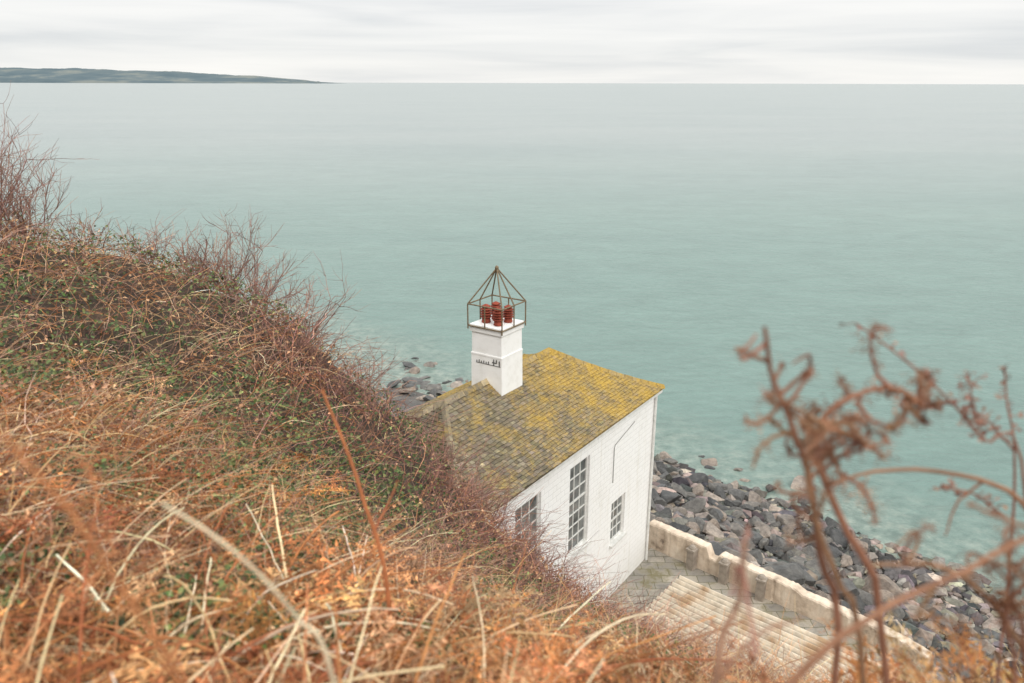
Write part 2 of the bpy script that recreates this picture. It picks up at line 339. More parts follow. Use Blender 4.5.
def rect(v,lift=0):
    e=v*2.75;z=EZ+(RZ-EZ)*v-.10*4*v*(1-v)*(1 if v<1 else 0)+lift
    return [(e,e,z),(HL-e,e,z),(HL-e,HWd-e,z),(e,HWd-e,z)]
acc=Acc();NR=28
sl=np.array([.20,.172,.13])
vs=np.linspace(0,1,NR+1)
for i in range(NR):
    A=rect(vs[i]);B=rect(vs[i+1])
    for k in range(4):
        k2=(k+1)%4
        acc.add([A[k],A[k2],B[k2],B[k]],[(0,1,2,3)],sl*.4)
A=rect(0);A2=[(p[0],p[1],p[2]-.05) for p in A]
for k in range(4):
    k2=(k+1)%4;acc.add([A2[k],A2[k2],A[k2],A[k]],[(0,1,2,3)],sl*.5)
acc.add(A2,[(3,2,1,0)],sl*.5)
def zroof(v): return EZ+(RZ-EZ)*v-.10*4*v*(1-v)
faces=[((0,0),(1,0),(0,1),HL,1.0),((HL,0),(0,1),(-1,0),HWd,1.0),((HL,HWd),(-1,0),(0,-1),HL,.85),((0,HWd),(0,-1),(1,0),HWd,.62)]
for (o2,e,nn,Lg,kf) in faces:
    o2=np.array(o2,float);e=np.array(e,float);nn=np.array(nn,float)
    for r in range(NR):
        va=max(vs[r]-.008,-.008);vb=min(vs[r+1]+.0,1)
        x=-rng.uniform(0,.2)
        while x<Lg:
            wd=rng.uniform(.12,.21);xa,xb=x+.004,x+wd-.004;x+=wd
            def P(xx,v,l):
                xx=min(max(xx,v*2.75),Lg-v*2.75);q=o2+e*xx+nn*(v*2.75);return (q[0],q[1],zroof(max(v,0))+l+(v*.55 if v<0 else 0))
            if min(xb,Lg-va*2.75)-max(xa,va*2.75)<.03:continue
            l=.022+rng.uniform(0,.012);jj=rng.normal(0,.003);vj=rng.normal(0,.003)
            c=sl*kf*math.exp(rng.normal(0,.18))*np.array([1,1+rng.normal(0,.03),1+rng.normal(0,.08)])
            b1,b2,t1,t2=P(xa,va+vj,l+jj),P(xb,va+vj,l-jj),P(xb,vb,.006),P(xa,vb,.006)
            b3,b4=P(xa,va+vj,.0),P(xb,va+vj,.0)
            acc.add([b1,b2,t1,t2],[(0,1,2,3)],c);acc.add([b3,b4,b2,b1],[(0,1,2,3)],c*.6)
def strip(p,q,w,h,kc=1.5):
    p=np.array(p);q=np.array(q);d=norm(q-p);s=norm(np.cross(d,[0,0,1]))*w;n=int(np.linalg.norm(q-p)/.42)+1
    for i in range(n):
        a=p+(q-p)*i/n;b=p+(q-p)*(i+1)/n-d*.012;up=np.array([0,0,h+rng.uniform(0,.012)])
        c=sl*kc*math.exp(rng.normal(0,.2))
        acc.add([a-s-[0,0,.06],a+up,a+s-[0,0,.06],b-s-[0,0,.06],b+up,b+s-[0,0,.06]],[(0,1,4,3),(1,2,5,4)],c)
        acc.add([a-s-[0,0,.06],a+up,a+s-[0,0,.06]],[(0,1,2)],c)
for k in range(4):
    for i in range(0,NR,2):
        A=rect(vs[i],.03);B=rect(vs[min(i+2,NR)],.03)
        strip(A[k],B[k],.095,.055)
strip((2.75,2.75,RZ+.02),(HL-2.75,2.75,RZ+.02),.11,.06)
acc.obj("roof",M_roof,parent=house)
fa=Acc();zf=EZ-.052
for a,b_ in (((.03,.03,zf-.12),(HL-.03,.06,zf)),((.03,HWd-.06,zf-.12),(HL-.03,HWd-.03,zf)),((.03,.062,zf-.118),(.06,HWd-.062,zf)),((HL-.06,.062,zf-.118),(HL-.03,HWd-.062,zf))): fa.box(a,b_)
fa.obj("fascia",M_frame,parent=house)
acc=Acc()
add_tubes(acc,[[(7.55,y0-.02,4.2),(7.55,y0-.02,5.35),(7.6,y0-.02,5.45),(8.9,y0-.02,5.75)]],.012,(.5,.5,.5),6)
acc.obj("conduit_pipe",M_pipe,True,parent=house)
acc=Acc();add_tubes(acc,[[(10.35,y0-.06,-.3),(10.35,y0-.06,3),(10.35,y0-.06,6.15)]],.045,(.5,.5,.5),8);acc.obj("drainpipe",M_frame,True,parent=house)
# chimney
chim=link(bpy.data.objects.new("chimney",None));chim.parent=house;chim.location=(5.15,2.75,7.2)
acc=Acc()
def frus(acc,h0,h1,w0,w1):
    acc.add([(-w0,-w0,h0),(w0,-w0,h0),(w0,w0,h0),(-w0,w0,h0),(-w1,-w1,h1),(w1,-w1,h1),(w1,w1,h1),(-w1,w1,h1)],[(0,1,5,4),(1,2,6,5),(2,3,7,6),(3,0,4,7),(4,5,6,7),(3,2,1,0)])
frus(acc,-.4,1.39,.525,.515);frus(acc,1.391,1.44,.525,.525);frus(acc,1.441,2.06,.502,.50);frus(acc,2.061,2.26,.54,.545)
acc.obj("chimney_stack",M_chim,parent=chim)
acc=Acc()
xb=-.518
def ib(y0_,y1_,z0_,z1_,k=0): acc.box((xb-.004*k-.012,y0_,z0_),(xb+.012,y1_,z1_))
ib(-.48,.34,1.17,1.182)
for i,(yy_,hh_) in enumerate(((.32,.06),(.24,.085),(.16,.06),(.08,.075),(.0,.06),(-.08,.08))): ib(yy_-.008,yy_+.008,1.183,1.183+hh_,1)
ib(-.27,-.245,1.183,1.36,1);ib(-.36,-.272,1.25,1.275);ib(-.36,-.335,1.276,1.36,1);ib(-.242,-.20,1.25,1.275)
ib(-.46,-.435,1.183,1.34,1)
acc.obj("iron_letter_marks",M_dark,parent=chim)  # rail and iron strokes stand in for unreadable metal lettering on the stack
def lathe(acc,prof,c,seg=14,col=(.5,.5,.5)):
    a=np.arange(seg)*2*np.pi/seg;V=np.array([[(c[0]+r*math.cos(t),c[1]+r*math.sin(t),z+c[2]) for t in a] for r,z in prof]);k=len(prof)
    I=np.arange(k*seg).reshape(k,seg);J=np.roll(I,-1,axis=1);acc.add(V,np.stack([I[:-1],J[:-1],J[1:],I[1:]],-1).reshape(-1,4),np.array(col))
for (cx,cy,s) in ((-.24,-.21,.80),(.19,-.25,.78),(-.18,.24,.83),(.25,.21,.80)):
    acc=Acc();pf=[(.14,0),(.17,.03),(.15,.08),(.14,.16)]
    z=.18
    for i in range(4):
        pf+=[(.09,z),(.20,z+.015),(.195,z+.035),(.09,z+.06)];z+=.088
    pf+=[(.14,z),(.17,z+.03),(.12,z+.06),(.04,z+.10),(.0,z+.11)]
    lathe(acc,[(r*s*.97,zz*s) for r,zz in pf],(cx,cy,2.26));acc.obj("chimney_pot",M_pot,True,parent=chim)
acc=Acc();g=.575;zb_,zm,ap=2.12,2.83,3.80
cor=[(-g,-g),(g,-g),(g,g),(-g,g)]
segs=[]
for i in range(4):
    p=cor[i];q=cor[(i+1)%4]
    segs+=[((*p,zb_),(*p,zm)),((*p,zm),(0,0,ap)),((*p,zm),(*q,zm)),((*p,zb_+.1),(*q,zb_+.1))]
    mid=((p[0]+q[0])/2,(p[1]+q[1])/2);segs+=[((*mid,zb_+.1),(*mid,zm))]
    if i%2==0: segs+=[((*mid,zm),(0,0,ap))]
for a,b_ in segs: add_tubes(acc,[[a,b_]],.021,(.5,.5,.5),5)
lathe(acc,[(0,ap-.06),(.05,ap-.03),(.055,ap+.03),(0,ap+.08)],(0,0,0))
acc.obj("wire_cage",M_iron,True,parent=chim)
# ---------------------------------------------------------------- terrace
def poly_prism(acc,pts,z0,z1):
    n=len(pts);V=[(x,y,z0) for x,y in pts]+[(x,y,z1) for x,y in pts]
    acc.add(V,[(i,(i+1)%n,n+(i+1)%n,n+i) for i in range(n)]);acc.add([(x,y,z1) for x,y in pts],[tuple(range(n))])
acc=Acc();poly_prism(acc,[(.9,18.3),(1.9,17.0),(6.5,13.9),(12.0,18.4),(5.05,24.85),(4.6,24.4)],Z0-17.2,Z0-15.8)
o=acc.obj("terrace_paving",M_flag);meta(o,"grey flagstone terrace beside the house",None,"structure")
def roughwall(acc,p,q,th,z0,tops,n=46):
    p=np.array(p,float);q=np.array(q,float);d=norm(q-p);s=np.array([d[1],-d[0]])
    t=np.linspace(0,1,n);zt_=np.interp(t,*tops)+rng.normal(0,.012,n);prof_=[(-.5,0),(-.5,.55),(-.5,.94),(-.42,1.0),(0,1.015),(.42,1.0),(.5,.94),(.5,.55),(.5,0)]
    V=[]
    for i in range(n):
        c=p+(q-p)*t[i]
        for a,f in prof_:
            w=th*a+rng.normal(0,.007);xy=c+s*w;V.append((xy[0],xy[1],z0+(zt_[i]-z0)*f if f<.9 else zt_[i]-(1-f)*.8))
    m=len(prof_);I=np.arange(n*m).reshape(n,m)
    acc.add(V,np.stack([I[:-1,:-1],I[1:,:-1],I[1:,1:],I[:-1,1:]],-1).reshape(-1,4))
    acc.l.append(I[0].ravel().copy()+acc.n-len(V));acc.t.append(np.array([m]));acc.l.append(I[-1][::-1].copy()+acc.n-len(V));acc.t.append(np.array([m]))
acc=Acc();roughwall(acc,(5.0,25.05),(11.9,18.75),.38,Z0-19.5,([0,.25,.255,.29,.295,.58,.60,.86,1],[Z0-14.85,Z0-14.88,Z0-15.22,Z0-15.22,Z0-14.96,Z0-15.02,Z0-15.12,Z0-15.18,Z0-15.4]),120)
o=acc.obj("parapet_wall",M_cream);meta(o,"weathered cream rendered parapet wall running above the shore rocks","wall")
base=None
for i,(x,y) in enumerate(((6.15,23.55),(7.05,22.75),(8.0,21.85))):
    if base is None:
        acc=Acc();acc.box((-.13,-.13,0),(.13,.13,.72));acc.box((-.16,-.16,.721),(.16,.16,.78))
        lathe(acc,[(.13,.781),(.12,.84),(.08,.89),(0,.91)],(0,0,0))
        base=acc.obj("stone_pillar",M_stonew);o=base
    else:
        o=base.copy();link(o)
    o.location=(x,y,Z0-15.8);o.rotation_euler=(0,0,.8+.1*i);meta(o,"short weathered stone pillar with domed cap on the terrace","pillar",None,"pillars on the terrace")
shed=link(bpy.data.objects.new("lean_to_shed",None));shed.location=(5.45,22.05,Z0-15.8);shed.rotation_euler=(0,0,math.atan2(-.66,.751))
meta(shed,"low lean-to shed with rusted cream corrugated sheet roof on the terrace","shed")
acc=Acc();Ls,Ws=7.4,3.6;NRB=16;nv=NRB*12+1;yy=np.linspace(0.0,-Ws,nv)
phs=np.arange(nv)*2*np.pi/12
wv=np.sin(phs);zz=.72+.055*wv+ .12*(yy/Ws)
nxs=60;xx=np.linspace(0,Ls,nxs);V=np.array([[(x,y,z-.02*math.sin(x*1.2)) for y,z in zip(yy,zz)] for x in xx])
I=np.arange(nxs*nv).reshape(nxs,nv)
cc=np.array([.66,.57,.45])[None,None]*(1-.5*np.clip(-wv,0,1))[None,:,None]*np.ones((nxs,1,1))  # groove shade painted into the sheet colour: valleys darkened so the ribs show
rust=np.clip((snoise(xx[:,None]*1.0,yy[None,:],.7)-.15)*2.2,0,1)[:,:,None];cc=cc*(1-rust)+cc*np.array([.66,.52,.40])*rust
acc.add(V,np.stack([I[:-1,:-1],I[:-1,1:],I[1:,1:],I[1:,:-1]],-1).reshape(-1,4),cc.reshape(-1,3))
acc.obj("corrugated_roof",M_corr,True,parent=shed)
acc=Acc();acc.box((.12,-Ws+.12,-.1),(Ls-.12,-.12,.50));acc.obj("shed_wall",M_cream,parent=shed)
# ---------------------------------------------------------------- rocks
import bmesh
def rock_mesh(i,sub=3):
    bm=bmesh.new();bmesh.ops.create_icosphere(bm,subdivisions=sub,radius=1)
    P=np.array([v.co[:] for v in bm.verts])
    for k in range(12):
        n=norm(rng.normal(0,1,3));d=rng.uniform(.38,.82);e=np.maximum(P@n-d,0);P-=e[:,None]*n*.97
    P*=np.array([rng.uniform(1.0,1.5),rng.uniform(.7,1.0),rng.uniform(.45,.8)])
    P+=norm(P)*.035*np.sin(P[:,[1]]*7+i)*np.sin(P[:,[0]]*9)
    for v,p in zip(bm.verts,P):v.co=p
    me=bpy.data.meshes.new("boulder");bm.to_mesh(me);bm.free();me.materials.append(M_rock);return me
RM=[rock_mesh(i) for i in range(18)]
def Dsh(x,y):return .68*x+.73*y-38.5
cnt=0;pts=[]
def try_rock(x,y,s,tight=.43,flat=1.0):
    global cnt
    for (a,b_,c) in pts:
        if (a-x)**2+(b_-y)**2<((s+c)*tight)**2:return False
    pts.append((x,y,s));z=float(H(np.array([x]),np.array([y]))[0])+Z0
    o=bpy.data.objects.new("boulder",RM[rng.integers(len(RM))]);link(o)
    o.scale=(s,s,s*flat);o.location=(x,y,max(z,-.35)+s*.3*flat+rng.uniform(0,.1)*flat);o.rotation_euler=(rng.normal(0,.45)*flat,rng.normal(0,.45)*flat,rng.uniform(0,6.28))
    wet=Dsh(x,y)>-2
    meta(o,"dark wet angular boulder at the water's edge" if wet else "angular grey boulder lying on the shore","boulder",None,"boulders along the shore");cnt+=1;return True
tries=0
while cnt<238 and tries<40000:
    tries+=1;x=rng.uniform(4.5,17.5);d=rng.uniform(-14.5,3.0);y=(d+38.5-.68*x)/.73
    if (x-5)*.679+(y-25.05)*.734<.8:continue
    if x/y<.17 or x/y>.58:continue
    s=min(.95,.34+rng.exponential(.18))
    if d>0 and rng.random()<.4+.2*d:continue
    try_rock(x,y,s)
c0=cnt;tries=0
while cnt<c0+60 and tries<9000:
    tries+=1;x=rng.uniform(-9.0,-3.2);d=rng.uniform(-4.5,2.4);y=(d+38.5-.68*x)/.73
    if d>0 and rng.random()<.5:continue
    try_rock(x,y,min(.9,.40+rng.exponential(.16)),.42,.75)
n=10500;d=rng.uniform(-15.5,.5,n);al=rng.uniform(-30,28,n);x=.68*(d+38.5)+.73*al;y=.73*(d+38.5)-.68*al
k=(x-5)*.679+(y-25.05)*.734>.4;k|=x<4;k&=x>-12;x=x[k];y=y[k];n=len(x);z=H(x,y)+Z0
bm=bmesh.new();bmesh.ops.create_icosphere(bm,subdivisions=1,radius=1);bv=np.array([v.co[:] for v in bm.verts]);bf=np.array([[v.index for v in f.verts] for f in bm.faces]);bm.free()
s=.08+rng.exponential(.15,n);s=np.minimum(s,.5)
sc=s[:,None,None]*rng.uniform(.5,1.4,(n,1,3))*np.array([1,1,.7]);ang=rng.uniform(0,6.28,n)
V=bv[None]*sc*rng.uniform(.6,1.25,(n,len(bv),1));ca,sa=np.cos(ang)[:,None],np.sin(ang)[:,None]
V=np.stack([V[:,:,0]*ca-V[:,:,1]*sa+x[:,None],V[:,:,0]*sa+V[:,:,1]*ca+y[:,None],V[:,:,2]+z[:,None]+.06],-1)
F=(bf[None]+ (np.arange(n)*len(bv))[:,None,None]).reshape(-1,3)
acc=Acc();acc.add(V,F,np.repeat(mixcol([(.07,.07,.069),(.125,.12,.113),(.19,.172,.152),(.30,.25,.21)],n,.25),len(bv),axis=0))
o=acc.obj("beach_stones",M_stone);meta(o,"loose grey and brown stones covering the shore",None,"stuff")
# ---------------------------------------------------------------- vegetation
def scatter(n,r0,r1,a0=-44,a1=42):
    r=np.exp(rng.uniform(math.log(r0),math.log(r1),n));t=np.radians(rng.uniform(a0,a1,n))
    x=r*np.sin(t);y=r*np.cos(t);d,s,tt=house_d(x,y);z=H(x,y)
    k=(d>.25)&(z>-14.6)&(y<30)
    k&=~((s>4.2)&(tt<0)&(z<-12.6))
    return x[k],y[k],z[k]+Z0,r[k]
def canopy(x,y): 
    r=np.sqrt(x*x+y*y);return (.10+.38*(snoise(x,y,1.1)*.5+.5)+.26*(snoise(x+9,y,.45)*.5+.5))*np.clip(r/6,.35,1)
def zone(x,y):
    q=x/np.maximum(y,.5)
    g=.33+1.15*snoise(x,y,1.7)+.55*snoise(x+5,y-3,.6)
    g+=np.where((q<-.2)&(y>4.5),.25,-.10)
    g-=np.where(y<3.2,.25,0)
    g+=np.where((q>-.32)&(q<.08)&(y>4.2)&(y<9.5),.38,0)
    return np.clip(g,0,1)
GREEN=[(.065,.10,.028),(.10,.135,.042),(.155,.175,.06),(.04,.065,.02)]
BROWN=[(.28,.145,.07),(.38,.21,.11),(.18,.10,.055),(.46,.27,.145)]
RUST=[(.46,.19,.07),(.36,.14,.053),(.54,.28,.13),(.25,.09,.04),(.52,.31,.16)]
STRAW=[(.66,.47,.26),(.57,.36,.18),(.48,.25,.12),(.74,.58,.38)]
TWIG=[(.26,.145,.107),(.36,.215,.155),(.165,.092,.07),(.46,.295,.21)]
x,y,z,r=scatter(165000,2.4,25);g=zone(x,y);c=canopy(x,y)
n=len(x);P=np.stack([x,y,z+c*rng.uniform(0,1,n)**.4],-1)
isg=rng.random(n)<g*.85
C=np.where(isg[:,None],mixcol(GREEN,n,.33),mixcol(BROWN,n,.33))
S=rng.uniform(.02,.055,n)*np.clip(r/7,.75,1.35)
keep=isg|(rng.random(n)<.2)
acc=Acc();add_leaves(acc,P[keep],S[keep],C[keep])
o=acc.obj("bramble_cover",M_leaf);meta(o,"low tangle of green and brown bramble leaves",None,"stuff")
def curved(x,y,z,L,k,lean,droop,wob=.05,az=None):
    n=len(x);az=rng.uniform(0,2*np.pi,n) if az is None else az
    t=np.linspace(0,1,k)[None,:];el=np.clip(rng.normal(lean,.3,n),.05,1.5)[:,None];L=L[:,None]
    h=L*t*np.cos(el)+L*.25*t*t;v=L*t*np.sin(el)-droop[:,None]*L*t*t
    wx=np.cumsum(rng.normal(0,wob,(n,k)),1)*L/k*2;wy=np.cumsum(rng.normal(0,wob,(n,k)),1)*L/k*2
    wx[:,0]=0;wy[:,0]=0
    return np.stack([x[:,None]+h*np.cos(az)[:,None]+wx,y[:,None]+h*np.sin(az)[:,None]+wy,z[:,None]+v+wx*.4],-1)
x,y,z,r=scatter(38000,3,24);q=x/y;dens=np.where(q>-.38,1.0,.62)*(1-.68*zone(x,y)*(y<13.5));kk=rng.random(len(x))<dens;x,y,z,r,q=x[kk],y[kk],z[kk],r[kk],q[kk];n=len(x)
L=rng.uniform(.4,1.15,n)*np.clip(r/8,.6,1.15)
P=curved(x,y,z,L,6,.95,rng.uniform(.1,.8,n),.16)
R=np.linspace(1,.35,6)[None]*(.003*np.clip(r/7,.6,1.9))[:,None]*rng.uniform(.6,1.4,(n,1))
C=mixcol(TWIG+[(.50,.27,.15)],n,.28);pur=((q>-.34)&(y>8))[:,None];C=np.where(pur,C*np.array([.80,.70,.78]),C)
acc=Acc();add_tubes(acc,P,R,C)
o=acc.obj("twig_undergrowth",M_veg);meta(o,"tangled bare reddish brown twigs and stems",None,"stuff")
x,y,z,r=scatter(29000,.9,17,-44,42);n=len(x)
kk=(rng.random(n)<np.where(y<5,.75,np.where(x/y<-.25,1.0,.35)))&(rng.random(n)>zone(x,y)*.65);x,y,z,r=x[kk],y[kk],z[kk],r[kk];n=len(x)
L=rng.uniform(.3,.9,n)*np.clip(r/4,.45,1.0);P=curved(x,y,z+.08,L,8,.6,rng.uniform(.2,1.0,n),.09)
R=np.linspace(1,.3,8)[None]*(.0025*np.clip(r/3,.6,2.0))[:,None]
acc=Acc();add_tubes(acc,P,R,mixcol(STRAW+RUST[:4],n,.25))
x,y,z,r=scatter(1000,.8,3.6,-44,42);kk=(x/y<.12)|(rng.random(len(x))<.5);x,y,z,r=x[kk],y[kk],z[kk],r[kk];n=len(x);L=rng.uniform(.35,.8,n)*np.where(x/y>.05,.45,1)
P=curved(x,y,z+.08,L,10,.6,rng.uniform(.1,.7,n),.03);R=np.linspace(1,.5,10)[None]*rng.uniform(.0025,.0055,(n,1))*np.clip(r/1.5,.7,1.4)[:,None]
add_tubes(acc,P,R,mixcol([(.66,.47,.26),(.74,.58,.38),(.80,.66,.48),(.46,.19,.08),(.36,.12,.05),(.50,.22,.09)],n,.14),4)
o=acc.obj("dry_grass",M_veg);meta(o,"dry straw coloured grass and dead stalks",None,"stuff")
# bracken fronds
def fronds(acc,P,colr,width,npin,npl,crumple=.35):
    n,k,_=P.shape
    ts=np.linspace(.16,.98,npin);f=ts*(k-1);i0=np.minimum(f.astype(int),k-2);w=(f-i0)[None,:,None]
    B=P[:,i0]*(1-w)+P[:,i0+1]*w
    T=norm(P[:,i0+1]-P[:,i0])
    up=norm(np.array([0,0,1.])+rng.normal(0,.35,(n,1,3)));Sd=norm(np.cross(T,up));Un=np.cross(Sd,T)
    Lr=width[:,None]*np.sin(np.pi*np.clip(ts*.85+.15,0,1))[None]**.7*rng.uniform(.45,1.15,(n,npin))
    for sgn in (-1,1):
        D=norm(sgn*Sd+T*.45+rng.normal(0,crumple,(n,npin,3)))
        dr=rng.uniform(-.1,1.0,(n,npin,1))
        s=np.linspace(0.0,1,npl)[None,None,:,None]
        Q=B[:,:,None]+D[:,:,None]*Lr[:,:,None,None]*s-Un[:,:,None]*dr[:,:,None]*Lr[:,:,None,None]*s*s*.9+rng.normal(0,.03,(n,npin,npl,3))*Lr[:,:,None,None]
        A=norm(np.cross(D,Un))
        wd=(Lr[:,:,None,None]*.22)*(1.05-s)
        for s2 in (-1,1):
            tip=Q+s2*A[:,:,None]*wd+rng.normal(0,.45,Q.shape)*wd+D[:,:,None]*wd*.3
            st=Lr[:,:,None,None]/npl*.34*D[:,:,None]
            V=np.stack([Q-st,Q+st,tip],3).reshape(-1,3)
            m=n*npin*npl
            acc.add(V,np.arange(m*3).reshape(m,3),np.repeat(np.repeat(colr,npin*npl,axis=0)*np.exp(rng.normal(0,.3,(m,1))),3,axis=0))
x,y,z,r=scatter(2900,.75,9,-46,44)
pk=rng.random(len(x))<np.where((y<3.4),1,np.where(x/y<-.35,.6,.3));x,y,z,r=x[pk],y[pk],z[pk],r[pk]
x2,y2,z2,r2=scatter(420,1.25,2.3,4,46)
x=np.r_[x,x2];y=np.r_[y,y2];z=np.r_[z,z2];r=np.r_[r,r2];n=len(x);stand=np.arange(n)>=n-len(x2)
ang=np.degrees(np.arctan2(x,y));sk=np.where(ang>30,1.15,np.where(ang>6,.4,1.0))
L=rng.uniform(.32,.72,n)*np.clip(r/2.4,.45,1.05)*np.where((ang>6)&(ang<30)&(r<4),.55,1);L=np.where(stand,rng.uniform(.3,.62,n)*sk,L)
P=curved(x,y,z+rng.uniform(0,.12,n)*np.clip(r,.3,1)*np.where((ang>6)&(ang<30),.5,1),L,8,.6,rng.uniform(.4,1.0,n)*np.where(stand,.7,1),.08)
P[stand,:,2]+=np.linspace(0,.10,8)[None]*sk[stand][:,None]
acc=Acc();C=mixcol(RUST,n,.27);add_tubes(acc,P,np.linspace(1,.3,8)[None]*.003*np.clip(r/2.5,.6,1.4)[:,None],C*1.1)
fronds(acc,P,C,L*.28,13,7,.65)
o=acc.obj("dead_bracken",M_veg);meta(o,"crumpled rust coloured dead bracken covering the slope",None,"stuff")
# individual plants --------------------------------------------------
def smooth_path(pts,k=16):
    p=np.array(pts,float);m=len(p);t=np.linspace(0,m-1,k);out=[]
    for a in t:
        i=min(int(a),m-2);f=a-i;p0=p[max(i-1,0)];p1=p[i];p2=p[i+1];p3=p[min(i+2,m-1)]
        out.append(.5*((2*p1)+(-p0+p2)*f+(2*p0-5*p1+4*p2-p3)*f*f+(-p0+3*p1-3*p2+p3)*f**3))
    return np.array(out)
def plant(name,paths,label,cat,col,rad,frond=None,grp=None,extra=0,down=0):
    acc=Acc();org=np.array(paths[0][0])
    paths=list(paths)
    main=np.array(paths[0],float)
    for e in range(extra):
        f=rng.uniform(.35,.98);i=f*(len(main)-1);i0=min(int(i),len(main)-2);p=main[i0]+(main[i0+1]-main[i0])*(i-i0)
        d=norm(rng.normal(0,1,3)*[1,.6,.8]);c=norm(rng.normal(0,1,3));l=rng.uniform(.05,.12)
        paths.append([p,p+d*l*.4,p+d*l*.75+c*l*.2,p+d*l*.85+c*l*.5,p+d*l*.6+c*l*.65])
    for pi,pp in enumerate(paths):
        Pp=smooth_path(pp,18)-org
        Pp=Pp+np.cumsum(rng.normal(0,.0012,Pp.shape),0)
        rr=rad if pi==0 else rad*.5
        add_tubes(acc,Pp[None],np.linspace(1,.45,18)[None]*rr,mixcol([col],1,.05),6)
        if frond:
            tail=Pp[int(18*frond[1]):][None]
            if pi>0: tail=Pp[3:][None]
            fronds(acc,tail,mixcol([frond[2]],1,.2),np.array([frond[0]*(.9 if pi==0 else .6)]),13,5,.8)
    o=acc.obj(name,M_veg,False);o.location=(org[0],org[1],org[2]+Z0);meta(o,label,cat,None,grp);return o
RC=(.28,.145,.088);RB=(.24,.12,.072);G1="tall dead bracken stems rising from the slope"
plant("bracken_plant",[[(.70,1.35,-1.85),(.641,1.3,-1.036),(.584,1.3,-.855),(.546,1.3,-.688),(.504,1.3,-.588),(.459,1.3,-.493),(.426,1.28,-.392)],
  [(.546,1.3,-.688),(.60,1.33,-.64),(.66,1.38,-.63)],[(.504,1.3,-.588),(.45,1.28,-.60),(.43,1.26,-.64)],[(.459,1.3,-.493),(.48,1.32,-.47),(.495,1.34,-.48)]],
  "tall dead bracken stem with short curled side fronds","bracken",RC,.0085,(.045,.5,RB),G1,8)
plant("bracken_plant",[[(.95,1.4,-1.95),(.75,1.36,-1.028),(.656,1.35,-.844),(.58,1.35,-.693),(.575,1.35,-.60),(.62,1.33,-.545),(.69,1.32,-.525),(.735,1.3,-.551)],
  [(.58,1.35,-.693),(.63,1.36,-.66),(.69,1.38,-.63),(.72,1.38,-.66)],[(.575,1.35,-.60),(.545,1.33,-.57),(.55,1.31,-.53)],[(.62,1.35,-.70),(.66,1.33,-.72),(.68,1.3,-.77)],[(.585,1.35,-.61),(.62,1.36,-.59),(.66,1.36,-.61),(.65,1.35,-.65),(.60,1.35,-.66)],[(.60,1.35,-.64),(.55,1.35,-.66),(.51,1.34,-.65),(.50,1.34,-.61)]],
  "dead bracken frond with a curled over shrivelled head","bracken",RC,.0085,(.07,.40,(.26,.13,.078)),G1,20)
plant("bracken_plant",[[(.85,1.3,-1.9),(.68,1.28,-1.05),(.61,1.27,-.88),(.555,1.27,-.74),(.53,1.27,-.63),(.55,1.27,-.57),(.60,1.26,-.565)]],
  "dead bracken frond curling at the tip","bracken",RC,.007,(.055,.45,(.28,.14,.085)),G1,9)
plant("bracken_plant",[[(1.5,1.55,-1.9),(1.25,1.5,-1.1),(1.087,1.5,-.852),(.993,1.5,-.793),(.873,1.5,-.765),(.749,1.5,-.769),(.667,1.5,-.80)],
  [(.993,1.5,-.793),(.95,1.5,-.85),(.93,1.49,-.92)]],"arching bare reddish bracken stem bending sideways","bracken",RC,.007,None,G1)
plant("bracken_plant",[[(1.3,1.3,-1.85),(1.1,1.28,-1.25),(.96,1.25,-1.0),(.84,1.22,-.86),(.74,1.2,-.80),(.63,1.2,-.80)]],"long arching dead bracken stem","bracken",RC,.0075,(.045,.6,RB),G1,3)
plant("bracken_plant",[[(1.15,1.3,-1.85),(1.0,1.25,-1.2),(.93,1.22,-.95),(.88,1.2,-.86),(.87,1.2,-.80),(.89,1.2,-.76)]],"dead bracken stem bent at its tip","bracken",RC,.006,(.05,.5,RB),G1,4)
plant("bracken_plant",[[(.10,1.0,-1.75),(.30,1.0,-1.1),(.44,1.0,-.85),(.546,1.0,-.744),(.654,1.0,-.683),(.736,1.0,-.625),(.85,1.0,-.57)]],
  "thick brown dead stem leaning across the slope","bracken",(.34,.175,.105),.0075,(.03,.5,RB),G1,3)
plant("bracken_plant",[[(-.30,.8,-1.75),(-.35,.8,-.95),(-.408,.8,-.70),(-.461,.8,-.567),(-.511,.8,-.448),(-.561,.8,-.362),(-.62,.8,-.30)]],
  "orange dead bracken stem leaning over the slope","bracken",(.44,.16,.065),.0055,None,G1)
plant("bracken_plant",[[(-.45,2.6,-2.5),(-.482,2.6,-1.777),(-.542,2.6,-1.5),(-.60,2.6,-1.255),(-.673,2.6,-1.031)],[(-.52,2.6,-1.6),(-.44,2.62,-1.45),(-.42,2.6,-1.38)]],
  "upright orange brown dead bracken stem","bracken",(.46,.17,.075),.010,None,G1)
plant("bracken_plant",[[(-.25,1.2,-1.8),(-.326,1.2,-1.05),(-.379,1.2,-.914),(-.488,1.2,-.77),(-.589,1.2,-.682)]],
  "pale straw coloured broken stem","bracken",(.74,.58,.40),.0055,None,G1)
plant("bracken_plant",[[(.30,1.1,-1.85),(.343,1.1,-.964),(.364,1.1,-.818),(.369,1.1,-.697)],[(.343,1.1,-.964),(.42,1.12,-.88),(.50,1.15,-.86)]],
  "short brown dead bracken stem","bracken",(.34,.18,.13),.0075,(.03,.6,(.30,.15,.095)),G1,3)
plant("bracken_plant",[[(1.0,1.2,-1.9),(.93,1.2,-1.1),(.88,1.2,-.92),(.86,1.18,-.84),(.88,1.16,-.80)],[(.9,1.2,-1.0),(.80,1.2,-.92),(.73,1.2,-.89)],[(.88,1.2,-.92),(.95,1.2,-.86),(1.0,1.2,-.85)]],
  "dead bracken stem with drooping rust coloured fronds","bracken",RC,.006,(.06,.4,(.30,.14,.08)),G1,6)
